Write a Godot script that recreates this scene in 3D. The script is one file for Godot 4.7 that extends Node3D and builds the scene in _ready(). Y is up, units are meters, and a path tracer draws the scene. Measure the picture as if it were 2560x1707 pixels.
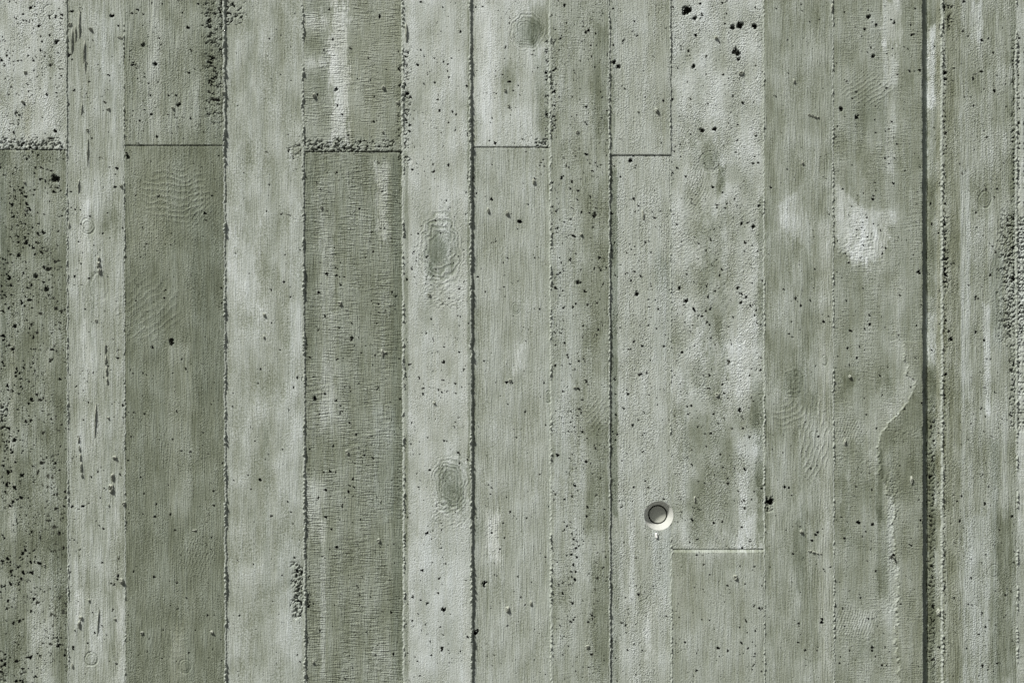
extends Node3D
# A board-marked concrete wall seen square on. Places on the wall are written in
# wall units of 0.8 mm, counted from the left (px) and from the top (py).
const S := 0.0008
const W := 2560.0
const H := 1707.0
const TW := 2048          # texels: 1 mm each
const TH := 1366
const K := 0.8            # wall units -> texels
const MID_Y := 1.5        # height of the middle of the frame above the ground
const PITCH := 1.45       # mm between mesh vertices

var tone := PackedFloat32Array()    # colour of the concrete, dark olive 0 .. pale 1
var cool := PackedFloat32Array()    # shift to blue-grey
var hm := PackedFloat32Array()      # relief in mm, built as geometry
var void_ := PackedByteArray()      # where an air bubble has broken the skin
var hd := PackedFloat32Array()      # fine relief in mm, drawn as bump
var n_streak := FastNoiseLite.new()
var n_blotch := FastNoiseLite.new()
var n_rough := FastNoiseLite.new()
var n_fine := FastNoiseLite.new()
var n_cell := FastNoiseLite.new()
var n_cell2 := FastNoiseLite.new()
var rng := RandomNumberGenerator.new()
var seams := []
var boards := []
var concrete: StandardMaterial3D
var smooth_concrete: StandardMaterial3D
var wall: Node3D
var strip_wall: Node3D
var core_mat: StandardMaterial3D


func _ready():
	# ---- camera, sky, sun, exposure
	var cam := Camera3D.new()
	cam.name = "camera"
	cam.fov = rad_to_deg(2.0 * atan(0.682 / 3.0))
	cam.near = 0.05
	cam.far = 1000.0
	cam.position = Vector3(0, MID_Y, 3.0)
	add_child(cam)
	cam.current = true
	var sky_mat := ProceduralSkyMaterial.new()
	sky_mat.sky_top_color = Color(0.66, 0.70, 0.76)
	sky_mat.sky_horizon_color = Color(0.78, 0.79, 0.80)
	sky_mat.sky_energy_multiplier = 0.55
	sky_mat.sky_curve = 0.2
	sky_mat.ground_bottom_color = Color(0.22, 0.22, 0.20)
	sky_mat.ground_horizon_color = Color(0.5, 0.52, 0.52)
	var sky := Sky.new()
	sky.sky_material = sky_mat
	var env := Environment.new()
	env.background_mode = Environment.BG_SKY
	env.sky = sky
	env.tonemap_mode = Environment.TONE_MAPPER_LINEAR
	env.tonemap_exposure = 1.15
	env.sdfgi_enabled = true
	env.ssao_enabled = true
	env.ssil_enabled = true
	var we := WorldEnvironment.new()
	we.name = "environment"
	we.environment = env
	add_child(we)
	var sun := DirectionalLight3D.new()
	sun.name = "sun"
	sun.light_energy = 1.55
	sun.light_color = Color(1.0, 0.99, 0.965)
	sun.light_angular_distance = 7.0
	sun.shadow_enabled = true
	var to_sun := Vector3(-0.471, 0.738, 0.485)
	sun.basis = Basis.looking_at(-to_sun.normalized(), Vector3.UP)
	add_child(sun)

	# ---- the surface of the concrete
	setup()
	lay_base()
	lay_patches()
	lay_grain()
	lay_rough()
	lay_holes()
	make_materials()

	# ---- ground and wall
	build_ground()
	build_walls()
	build_ridges()
	build_tie_hole()
	build_knobs()


func noise(kind: int, seed_: int, octaves: int) -> FastNoiseLite:
	var n := FastNoiseLite.new()
	n.noise_type = kind
	n.seed = seed_
	n.frequency = 1.0
	if octaves > 1:
		n.fractal_type = FastNoiseLite.FRACTAL_FBM
		n.fractal_octaves = octaves
	else:
		n.fractal_type = FastNoiseLite.FRACTAL_NONE
	return n


func setup():
	rng.seed = 4711
	n_streak = noise(FastNoiseLite.TYPE_SIMPLEX, 11, 1)
	n_blotch = noise(FastNoiseLite.TYPE_SIMPLEX_SMOOTH, 23, 3)
	n_rough = noise(FastNoiseLite.TYPE_SIMPLEX, 37, 3)
	n_fine = noise(FastNoiseLite.TYPE_SIMPLEX, 41, 2)
	n_cell = noise(FastNoiseLite.TYPE_CELLULAR, 53, 1)
	n_cell.cellular_return_type = FastNoiseLite.RETURN_DISTANCE
	n_cell.cellular_jitter = 1.0
	n_cell2 = noise(FastNoiseLite.TYPE_CELLULAR, 59, 1)
	n_cell2.cellular_return_type = FastNoiseLite.RETURN_DISTANCE2_SUB
	n_cell2.cellular_jitter = 1.0
	void_.resize(TW * TH)
	tone.resize(TW * TH)
	cool.resize(TW * TH)
	hm.resize(TW * TH)
	hd.resize(TW * TH)
	# joints between the boards: x at the top and at the bottom of the frame
	seams = [[-62, -60], [166, 171], [308.5, 313], [560, 563.5], [755.5, 762], [1006, 1010], [1175, 1179], [1375, 1379], [1523.5, 1525.5], [1676.5, 1680], [1911, 1913], [2083.5, 2087.5], [2309, 2311], [2325, 2327], [2358, 2359], [2544, 2547], [2640, 2640]]
	# the prints of the boards: left joint, right joint, top, bottom, depth, colour, streaks, blotches, mottling, saw marks, fibres, roughness, pores, pore size
	board(0, 1, -1, 374, 1.0, 0.72, 0.16, 0.30, 0.18, 0.0, 0.3, 0.8, 2.6, 1.2)
	board(0, 1, 374, -1, -1.0, 0.32, 0.24, 0.28, 0.16, 0.0, 0.7, 0.6, 3.6, 1.35)
	board(1, 2, -1, -1, -2.0, 0.58, 0.34, 0.22, 0.12, 0.0, 0.6, 0.25, 0.9, 1.0)
	board(2, 3, -1, 363.5, 0.0, 0.42, 0.14, 0.20, 0.12, 0.0, 0.9, 0.7, 1.5, 1.0)
	board(2, 3, 363.5, -1, -2.5, 0.28, 0.12, 0.16, 0.10, 0.0, 0.8, 0.45, 0.7, 0.9)
	board(3, 4, -1, -1, -6.0, 0.57, 0.16, 0.28, 0.16, 0.1, 0.5, 0.1, 0.5, 0.8)
	board(4, 5, -1, 378, -6.5, 0.47, 0.10, 0.18, 0.10, 0.8, 0.3, 0.5, 0.5, 0.9)
	board(4, 5, 378, -1, -10.0, 0.37, 0.16, 0.16, 0.12, 1.0, 0.6, 0.5, 0.9, 1.0)
	board(5, 6, -1, -1, -3.0, 0.72, 0.12, 0.26, 0.12, 0.0, 0.3, 0.3, 1.1, 1.05)
	board(6, 7, -1, 367, -11.0, 0.73, 0.16, 0.24, 0.12, 0.0, 0.4, 0.3, 0.9, 0.9)
	board(6, 7, 367, -1, -13.0, 0.58, 0.20, 0.18, 0.12, 0.0, 0.7, 0.15, 0.6, 0.85)
	board(7, 8, -1, -1, -8.0, 0.51, 0.22, 0.22, 0.14, 0.25, 0.5, 0.5, 1.9, 1.1)
	board(8, 9, -1, 387, -10.5, 0.64, 0.16, 0.16, 0.12, 0.0, 0.6, 0.6, 0.6, 0.9)
	board(8, 9, 387, -1, -14.0, 0.66, 0.22, 0.18, 0.14, 0.0, 0.5, 0.8, 1.3, 1.0)
	board(9, 10, -1, 1375, -14.0, 0.68, 0.10, 0.34, 0.14, 0.2, 0.2, 0.9, 1.5, 1.05)
	board(9, 10, 1375, -1, -9.5, 0.54, 0.16, 0.16, 0.10, 0.0, 0.6, 0.2, 1.1, 0.9)
	board(10, 11, -1, -1, -10.5, 0.46, 0.22, 0.24, 0.12, 0.0, 0.7, 0.2, 0.5, 0.9)
	board(11, 12, -1, -1, -11.5, 0.44, 0.16, 0.22, 0.10, 0.35, 0.4, 0.35, 0.75, 0.95)
	board(12, 13, -1, -1, -21.0, 0.42, 0.1, 0.1, 0.1, 0.0, 0.3, 0.1, 0.2, 0.8)
	board(13, 14, -1, -1, -19.0, 0.42, 0.2, 0.34, 0.14, 0.0, 0.4, 1.0, 1.0, 1.0)
	board(14, 15, -1, -1, -12.0, 0.50, 0.36, 0.22, 0.12, 0.0, 0.7, 0.7, 0.9, 1.0)
	seams.append_array([[2815, 2815], [3010, 3010], [3240, 3240], [3420, 3420], [3640, 3640], [3850, 3850], [4020, 4020]])
	seams.append_array([[-1470, -1470], [-1240, -1240], [-1050, -1050], [-820, -820], [-640, -640], [-430, -430], [-240, -240], [-62, -60]])
	board(15, 16, -1, -1, -12.5, 0.62, 0.2, 0.2, 0.12, 0.0, 0.5, 0.3, 0.6, 0.9)


func board(l: int, r: int, y0: float, y1: float, z: float, t: float, streak: float, blotch: float, mottle: float, saw: float, fibre: float, rough: float, pores: float, pore_size: float):
	boards.append({"l": l, "r": r, "y0": y0, "y1": y1, "z": z * 0.65 if l != 12 else z, "tone": t, "streak": streak, "blotch": blotch, "mottle": mottle, "saw": saw, "fibre": fibre, "rough": rough, "pores": pores, "pore_size": pore_size})


func seam_line(k: int, py: float) -> float:
	return lerpf(seams[k][0], seams[k][1], clampf(py / H, -0.2, 1.2))


func seam_x(k: int, py: float) -> float:
	return seam_line(k, py) + 1.0 * n_streak.get_noise_2d(k * 71.3, py * 0.018) + 0.9 * n_streak.get_noise_2d(k * 31.7 + 400.0, py * 0.13)


# ------------------------------------------------------------------ the surface

func lay_base():
	for i in boards.size():
		var b: Dictionary = boards[i]
		var y0 := 0 if b.y0 < 0 else int(b.y0 * K)
		var y1 := TH if b.y1 < 0 else int(b.y1 * K)
		var bt: float = b.tone
		var bs: float = b.streak
		var bb: float = b.blotch
		var bm: float = b.mottle
		var saw: float = b.saw
		var fib: float = b.fibre
		var rough: float = b.rough
		var o := i * 137.0
		for ty in range(y0, y1):
			var py := ty / K
			var xl := seam_line(b.l, py)
			var xr := seam_line(b.r, py)
			var row := ty * TW
			for tx in range(maxi(0, int(xl * K)), mini(TW, int(xr * K) + 1)):
				var px := tx / K
				var s1 := n_streak.get_noise_2d(px * 0.055 + o, py * 0.0016)
				var s2 := n_streak.get_noise_2d(px * 0.36, py * 0.010 + o)
				var bl := n_blotch.get_noise_2d(px * 0.013 + o, py * 0.0075)
				var f := n_fine.get_noise_2d(px * 0.16, py * 0.13)
				var r := n_rough.get_noise_2d(px * 0.24, py * 0.33 + o)
				var g := n_streak.get_noise_2d(px * 0.75 + 31.0, py * 0.62)
				var mask := clampf(0.5 + 1.6 * n_blotch.get_noise_2d(px * 0.016 + o, py * 0.006 + 300.0), 0.0, 1.0)
				var t := bt + bs * (0.24 * s1 + 0.24 * s2) + 0.85 * bb * bl + bm * (0.9 * f * (0.5 + mask) + 1.1 * r) + 0.08 * g - 0.16 * maxf(0.0, -s2 - 0.25) * fib
				var edge := minf(px - xl, xr - px)
				t -= 0.07 * exp(-maxf(edge, 0.0) / 8.0)
				var fine := 0.30 * fib * s2 + 0.06 * f + (0.13 + 0.5 * rough * (0.3 + mask)) * r + 0.06 * g
				if saw > 0.0:
					var sm := n_streak.get_noise_2d(px * 0.02 + o, py * 0.38)
					sm *= 0.35 + mask
					fine += 0.42 * saw * sm + 0.16 * saw * n_streak.get_noise_2d(px * 0.5, py * 0.02)
					t += 0.05 * saw * sm
				tone[row + tx] = t
				cool[row + tx] = (t - 0.5) * 0.9 - 0.20 + 0.12 * s1 + 0.15 * bl
				hm[row + tx] = 0.8 * bl + rough * mask * 0.5 * (r - 0.5 * absf(r)) + 0.14 * fib * s1
				hd[row + tx] = fine


# a soft-edged oblong of paler or darker skin with a ragged outline
func patch(x0: float, y0: float, x1: float, y1: float, dt: float, soft := 12.0, dc := 0.0, ragged := 8.0):
	var m := soft + ragged
	for ty in range(maxi(0, int((y0 - m * 3.0) * K)), mini(TH, int((y1 + m * 3.0) * K))):
		var py := ty / K
		for tx in range(maxi(0, int((x0 - m) * K)), mini(TW, int((x1 + m) * K))):
			var px := tx / K
			var wob := ragged * (1.2 * n_blotch.get_noise_2d(px * 0.035, py * 0.011 + 77.0) + 0.7 * n_fine.get_noise_2d(px * 0.12, py * 0.03))
			var d := minf(minf(px - x0, x1 - px), minf(py - y0, y1 - py) * 0.35) + wob
			if d > -soft * 0.5:
				var k := clampf(d / soft + 0.5, 0.0, 1.0)
				k = k * k * (3.0 - 2.0 * k)
				var i := ty * TW + tx
				tone[i] += dt * k
				cool[i] += 0.45 * dc * k


func poly_patch(points: Array, dt: float, dc: float, ragged: float, lift := 0.0):
	var poly := PackedVector2Array(points)
	var box := Rect2(poly[0], Vector2.ZERO)
	for p in poly:
		box = box.expand(p)
	box = box.grow(ragged)
	for ty in range(maxi(0, int(box.position.y * K)), mini(TH, int(box.end.y * K))):
		var py := ty / K
		for tx in range(maxi(0, int(box.position.x * K)), mini(TW, int(box.end.x * K))):
			var px := tx / K
			var a := 0.0
			for q in 4:
				var jx: float = px + (q % 2) * 5.0 - 2.5 + ragged * n_rough.get_noise_2d(px * 0.05 + q * 40.0, py * 0.05)
				var jy: float = py + (q / 2) * 5.0 - 2.5 + ragged * n_rough.get_noise_2d(px * 0.05 + 90.0, py * 0.05 + q * 40.0)
				if Geometry2D.is_point_in_polygon(Vector2(jx, jy), poly):
					a += 0.25
			if a > 0.0:
				var i := ty * TW + tx
				tone[i] += dt * a
				cool[i] += 0.5 * dc * a
				hm[i] += lift * a


func lay_patches():
	# first column
	patch(62, 240, 78, 370, -0.06, 14, -0.9)
	patch(118, 110, 135, 235, -0.14, 18, -0.3)
	patch(105, 440, 160, 530, 0.16, 25, 0.3)
	patch(112, 880, 125, 1010, 0.14, 10, 0.2)
	patch(20, 860, 34, 1330, 0.12, 12, -0.2)
	patch(0, 380, 14, 870, -0.14, 14, 0.3)
	patch(70, 1480, 135, 1707, 0.26, 30, 0.5)
	patch(125, 1330, 165, 1500, -0.10, 20)
	patch(0, 1560, 30, 1707, -0.1, 20)
	# second
	patch(196, 500, 222, 700, 0.18, 8, 0.3)
	patch(200, 780, 226, 1000, 0.16, 14, 0.3)
	patch(256, 525, 300, 575, -0.16, 20, -0.3)
	patch(222, 640, 232, 860, -0.14, 8)
	patch(240, 30, 300, 290, 0.04, 20, 0.5)
	patch(270, 1480, 288, 1670, -0.14, 10, -0.4)
	patch(291, 1480, 312, 1707, 0.20, 10, 0.4)
	patch(222, 1540, 265, 1660, 0.14, 16, 0.4)
	patch(190, 1470, 205, 1560, 0.2, 10, 0.2)
	patch(285, 1260, 296, 1340, 0.14, 8, 0.3)
	patch(262, 1010, 275, 1300, -0.10, 8)
	# third
	patch(370, 0, 404, 363, 0.14, 8, 0.2, 4)
	patch(500, 0, 558, 363, -0.10, 30)
	patch(420, 855, 477, 1290, 0.10, 8, 0.1, 4)
	patch(480, 520, 558, 1000, -0.05, 20, 0.2)
	patch(320, 380, 420, 640, 0.05, 40, -0.3)
	patch(425, 1560, 460, 1707, 0.10, 16, -0.4)
	# fourth
	patch(568, 590, 640, 790, 0.20, 30, 0.5, 22)
	patch(723, 380, 757, 1330, 0.10, 5, 0.5, 2)
	patch(686, 1480, 757, 1707, 0.08, 10, 0.5)
	patch(612, 0, 626, 900, -0.06, 8)
	patch(655, 1060, 672, 1500, -0.10, 10)
	patch(690, 1340, 757, 1480, -0.06, 30, 0.3)
	# fifth, the upper part
	patch(826, 0, 868, 352, 0.34, 9, 0.4, 12)
	patch(762, 36, 826, 74, 0.24, 12, 0.4)
	patch(762, 146, 838, 166, 0.28, 14, 0.4)
	patch(770, 82, 812, 138, -0.10, 10, -0.2)
	patch(770, 0, 820, 28, -0.08, 10)
	patch(768, 176, 818, 250, -0.08, 12)
	patch(870, 0, 1004, 345, -0.04, 10, -0.5, 4)
	patch(960, 200, 1004, 350, -0.08, 20)
	# the lower
	patch(800, 540, 836, 1060, 0.16, 14, 0.4)
	patch(938, 420, 970, 590, 0.30, 10, 0.4)
	patch(978, 390, 1006, 1700, -0.14, 10, 0.1, 4)
	patch(800, 1300, 813, 1700, 0.16, 5, 0.3, 3)
	patch(764, 1195, 808, 1345, 0.22, 20, 0.4)
	patch(936, 1020, 985, 1290, 0.08, 16, 0.8)
	patch(760, 390, 785, 900, -0.10, 14)
	patch(800, 930, 850, 1080, 0.12, 30, 0.3)
	patch(930, 1610, 990, 1707, 0.14, 20, 0.4)
	# sixth
	patch(1010, 380, 1020, 1707, -0.28, 5, -0.6, 2)
	patch(1168, 0, 1178, 1250, -0.30, 4, -0.6, 2)
	patch(1010, 240, 1050, 330, -0.12, 14)
	patch(1050, 1320, 1160, 1700, 0.05, 30, 0.5)
	patch(1045, 730, 1075, 860, -0.08, 20)
	# seventh
	patch(1196, 0, 1240, 360, 0.14, 20, 0.3)
	patch(1325, 0, 1374, 100, -0.22, 14, -0.5)
	patch(1338, 130, 1374, 360, -0.24, 16, -0.3)
	patch(1252, 160, 1290, 240, -0.24, 16, -0.4)
	patch(1180, 300, 1205, 365, -0.16, 12, -0.3)
	patch(1180, 400, 1194, 1700, -0.08, 12)
	patch(1216, 1284, 1250, 1400, 0.30, 14, 0.4)
	patch(1285, 860, 1306, 930, 0.22, 12, 0.4)
	patch(1186, 1300, 1212, 1350, -0.12, 12)
	# eighth
	patch(1480, 60, 1520, 330, -0.20, 10, -0.4)
	patch(1455, 440, 1520, 900, -0.14, 20, -0.5)
	patch(1382, 470, 1430, 1200, 0.10, 20, 0.6)
	patch(1467, 1060, 1522, 1330, -0.16, 12, -0.4, 5)
	patch(1480, 1400, 1522, 1700, -0.16, 18, -0.3)
	patch(1382, 1180, 1462, 1450, 0.10, 24, 0.4)
	patch(1382, 1600, 1440, 1690, 0.08, 24, 0.4)
	# ninth
	patch(1527, 420, 1544, 1290, -0.34, 4, -0.1, 3)
	patch(1527, 0, 1536, 390, -0.16, 8)
	patch(1622, 10, 1676, 380, -0.08, 12, -0.4)
	patch(1632, 640, 1676, 900, 0.02, 12, 0.5)
	patch(1640, 640, 1676, 720, -0.14, 18)
	patch(1572, 1300, 1586, 1500, 0.14, 8, 0.5)
	patch(1590, 1380, 1625, 1560, -0.12, 20, -0.4)
	patch(1614, 1520, 1628, 1640, 0.18, 6, 0.2)
	patch(1530, 1330, 1550, 1707, -0.14, 14)
	patch(1632, 1330, 1678, 1480, 0.04, 20, 0.9)
	# tenth
	patch(1728, 350, 1796, 430, -0.24, 30, -0.4, 20)
	patch(1788, 428, 1814, 490, -0.28, 14, -0.4)
	patch(1750, 540, 1812, 880, -0.24, 40, -0.4, 20)
	patch(1690, 880, 1800, 960, -0.10, 40, -0.2, 20)
	patch(1684, 1010, 1905, 1372, -0.12, 40, -0.2, 20)
	patch(1896, 490, 1911, 860, -0.26, 8, -0.3)
	patch(1806, 854, 1904, 985, 0.16, 14, 0.5)
	patch(1700, 930, 1770, 1010, 0.12, 24, 0.5)
	patch(1740, 900, 1810, 1040, -0.10, 24, -0.3)
	patch(1880, 960, 1911, 1070, -0.24, 18, -0.3)
	patch(1690, 1060, 1830, 1150, -0.14, 30, -0.3)
	patch(1840, 1080, 1905, 1160, 0.10, 20, 0.6)
	patch(1724, 1170, 1830, 1340, -0.16, 24, -0.4)
	patch(1848, 1180, 1866, 1372, 0.22, 10, 0.6)
	patch(1868, 1280, 1892, 1372, 0.26, 10, 0.6)
	patch(1893, 1100, 1911, 1372, -0.26, 8, -0.2)
	patch(1700, 1300, 1718, 1370, 0.14, 10, 0.4)
	patch(1684, 10, 1900, 330, 0.04, 30, 0.2)
	patch(1740, 1378, 1908, 1392, 0.14, 8, 0.2)
	patch(1680, 1380, 1760, 1560, -0.06, 30, -0.5)
	# eleventh
	poly_patch([Vector2(1945, 510), Vector2(1990, 480), Vector2(2010, 440), Vector2(2014, 520), Vector2(2030, 560), Vector2(2030, 640), Vector2(2016, 640), Vector2(2000, 590), Vector2(1985, 600), Vector2(1975, 585), Vector2(1945, 560)], 0.20, 0.6, 10.0)
	patch(1960, 520, 1990, 570, 0.14, 30, 0.3, 20)
	patch(2006, 560, 2030, 650, 0.10, 20, 0.3, 14)
	patch(1915, 480, 1942, 640, -0.06, 14)
	patch(2048, 560, 2082, 1707, 0.10, 6, -0.1, 3)
	patch(1980, 854, 2030, 1000, -0.14, 20, -0.2)
	patch(1988, 1290, 2018, 1480, -0.14, 12)
	patch(1930, 1200, 1975, 1340, 0.06, 30)
	patch(2010, 560, 2028, 800, -0.08, 8)
	# twelfth
	patch(2204, 0, 2254, 110, 0.26, 10, 0.6)
	patch(2208, 110, 2244, 210, 0.22, 12, 0.5)
	patch(2218, 240, 2240, 430, 0.20, 8, 0.5)
	patch(2258, 0, 2306, 560, -0.06, 10, -0.2)
	patch(2110, 240, 2220, 330, -0.08, 24, 0.1)
	patch(2150, 370, 2210, 470, -0.10, 20, -0.4)
	poly_patch([Vector2(2086, 450), Vector2(2108, 470), Vector2(2130, 490), Vector2(2152, 516), Vector2(2190, 524), Vector2(2243, 526), Vector2(2245, 556), Vector2(2222, 566), Vector2(2226, 592), Vector2(2212, 626), Vector2(2190, 654), Vector2(2140, 654), Vector2(2124, 632), Vector2(2092, 622)], 0.26, 0.6, 10.0, 0.3)
	patch(2090, 500, 2150, 600, 0.16, 40, 0.3, 30)
	patch(2130, 590, 2210, 648, 0.20, 24, 0.3, 20)
	patch(2180, 540, 2240, 570, 0.10, 30, 0.3, 20)
	patch(2193, 1120, 2208, 1300, -0.20, 6, -0.2, 3)
	patch(2193, 1280, 2222, 1490, -0.18, 8, -0.2, 4)
	patch(2212, 1130, 2240, 1700, 0.08, 12, 0.4)
	poly_patch([Vector2(2090, 1110), Vector2(2150, 1100), Vector2(2200, 1060), Vector2(2260, 1000), Vector2(2290, 950), Vector2(2270, 900), Vector2(2240, 990), Vector2(2180, 1050), Vector2(2090, 1085)], 0.10, 0.1, 26.0)
	patch(2092, 1170, 2190, 1260, -0.08, 50, -0.1, 24)
	patch(2230, 1020, 2306, 1110, -0.08, 40, -0.2, 20)
	patch(2092, 1540, 2190, 1585, 0.14, 30, 0.3, 16)
	patch(2108, 945, 2142, 976, -0.20, 14, -0.5)
	patch(2196, 930, 2220, 960, -0.16, 20, -0.3)
	patch(2100, 1190, 2190, 1290, -0.08, 20, -0.3)
	patch(2110, 1340, 2170, 1374, -0.10, 20)
	patch(2232, 690, 2256, 860, 0.12, 16, 0.2)
	patch(2150, 1600, 2200, 1640, -0.10, 16)
	patch(2311, 0, 2325, 1707, 0.1, 3, 1.2, 0)
	# the rough strip and the smooth strip beside the groove
	patch(2323, 66, 2340, 270, 0.44, 8, 1.2, 5)
	patch(2323, 0, 2338, 62, -0.12, 8, -0.2)
	patch(2323, 300, 2338, 420, 0.22, 8, 0.8)
	patch(2323, 780, 2342, 860, 0.36, 8, 1.2, 5)
	patch(2323, 870, 2344, 910, 0.28, 8, 1.0)
	patch(2323, 430, 2340, 740, -0.14, 8, -0.6)
	patch(2323, 920, 2342, 1707, -0.22, 8, -0.6)
	patch(2345, 0, 2359, 1200, 0.05, 3, -1.1, 2)
	patch(2345, 1200, 2359, 1707, 0.05, 3, -0.5, 2)
	# the last wide board
	patch(2362, 0, 2402, 1707, -0.14, 10, -0.9, 8)
	patch(2406, 420, 2430, 1000, 0.18, 8, 0.9, 4)
	patch(2430, 0, 2455, 110, 0.22, 8, 0.8)
	patch(2460, 760, 2478, 1040, 0.26, 6, 1.0, 3)
	patch(2412, 1290, 2470, 1707, 0.14, 10, 0.9)
	patch(2480, 1100, 2500, 1707, -0.10, 8, 0.4, 4)
	patch(2500, 1280, 2540, 1707, -0.18, 10, -0.3)
	patch(2440, 460, 2480, 540, -0.10, 12, -0.4)
	patch(2480, 640, 2510, 860, -0.06, 8, 0.6)
	patch(2530, 0, 2540, 560, -0.14, 6)
	patch(2547, 400, 2560, 1300, 0.14, 4, 0.0)
	# hairline cracks along the boards
	for c in [[140, 380, 1707], [719, 0, 1707], [1215, 0, 1707], [1076, 0, 1707], [1141, 0, 1340], [1559, 780, 1707], [1713, 0, 1600], [516, 0, 360], [2117, 380, 1400], [1332, 0, 1707], [1302, 300, 1707]]:
		for ty in range(int(c[1] * K), mini(TH, int(c[2] * K))):
			var py := ty / K
			var tx := int((c[0] + py * 0.003 + 1.2 * n_blotch.get_noise_2d(c[0], py * 0.01)) * K)
			var k := clampf(0.55 + 1.3 * n_streak.get_noise_2d(c[0] * 3.1, py * 0.008), 0.0, 1.0)
			tone[ty * TW + tx] -= 0.22 * k
			hm[ty * TW + tx] -= 0.35 * k


# parallel lines of wood grain pressed into an oval area
func grain(cx: float, cy: float, rx: float, ry: float, angle: float, period: float, amp: float, curve := 0.0, wave := 0.0):
	var ca := cos(deg_to_rad(angle))
	var sa := sin(deg_to_rad(angle))
	for ty in range(maxi(0, int((cy - ry) * K)), mini(TH, int((cy + ry) * K))):
		for tx in range(maxi(0, int((cx - rx) * K)), mini(TW, int((cx + rx) * K))):
			var px := tx / K
			var py := ty / K
			var dx := px - cx
			var dy := py - cy
			var e := (dx * dx) / (rx * rx) + (dy * dy) / (ry * ry) + 0.5 * n_blotch.get_noise_2d(px * 0.02, py * 0.02 + 900.0)
			if e < 1.0:
				var a := dx * ca + dy * sa
				var b := -dx * sa + dy * ca
				var ph := (a + curve * b * b + wave * sin(b * 0.07) + period * 0.5 * n_blotch.get_noise_2d(px * 0.02, py * 0.02)) / period
				var s := sin(ph * TAU)
				var k := minf(1.0, (1.0 - e) * 2.5)
				var crest := pow(0.5 + 0.5 * s, 3.0) - 0.3
				hm[ty * TW + tx] += 0.65 * amp * k * crest
				hd[ty * TW + tx] += 0.35 * amp * k * crest
				tone[ty * TW + tx] += 0.16 * amp * k * crest


func knot(cx: float, cy: float, rx: float, ry: float, period: float, amp: float, dt: float, rim := 0.7):
	for ty in range(maxi(0, int((cy - ry * 1.5) * K)), mini(TH, int((cy + ry * 1.5) * K))):
		for tx in range(maxi(0, int((cx - rx * 1.5) * K)), mini(TW, int((cx + rx * 1.5) * K))):
			var px := tx / K
			var py := ty / K
			var dx := (px - cx) / rx
			var dy := (py - cy) / ry
			var e := sqrt(dx * dx + dy * dy) + 0.20 * n_blotch.get_noise_2d(px * 0.025 + cx, py * 0.025)
			if e < 1.45:
				var i := ty * TW + tx
				var fade := clampf((1.45 - e) * 2.5, 0.0, 1.0)
				var inner := clampf((e - 0.3) * 3.0, 0.0, 1.0)
				hm[i] += amp * sin(e * rx * TAU / period) * fade * inner
				hd[i] += 0.4 * amp * sin(e * rx * TAU / period) * fade * inner
				var w := (e - 1.0) * rx / 2.2
				hm[i] -= rim * exp(-w * w)
				tone[i] += dt * clampf((1.15 - e) * 3.0, 0.0, 1.0) + 0.35 * amp * sin(e * rx * TAU / period) * fade * inner * (0.6 + 0.8 * absf(dy))


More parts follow.
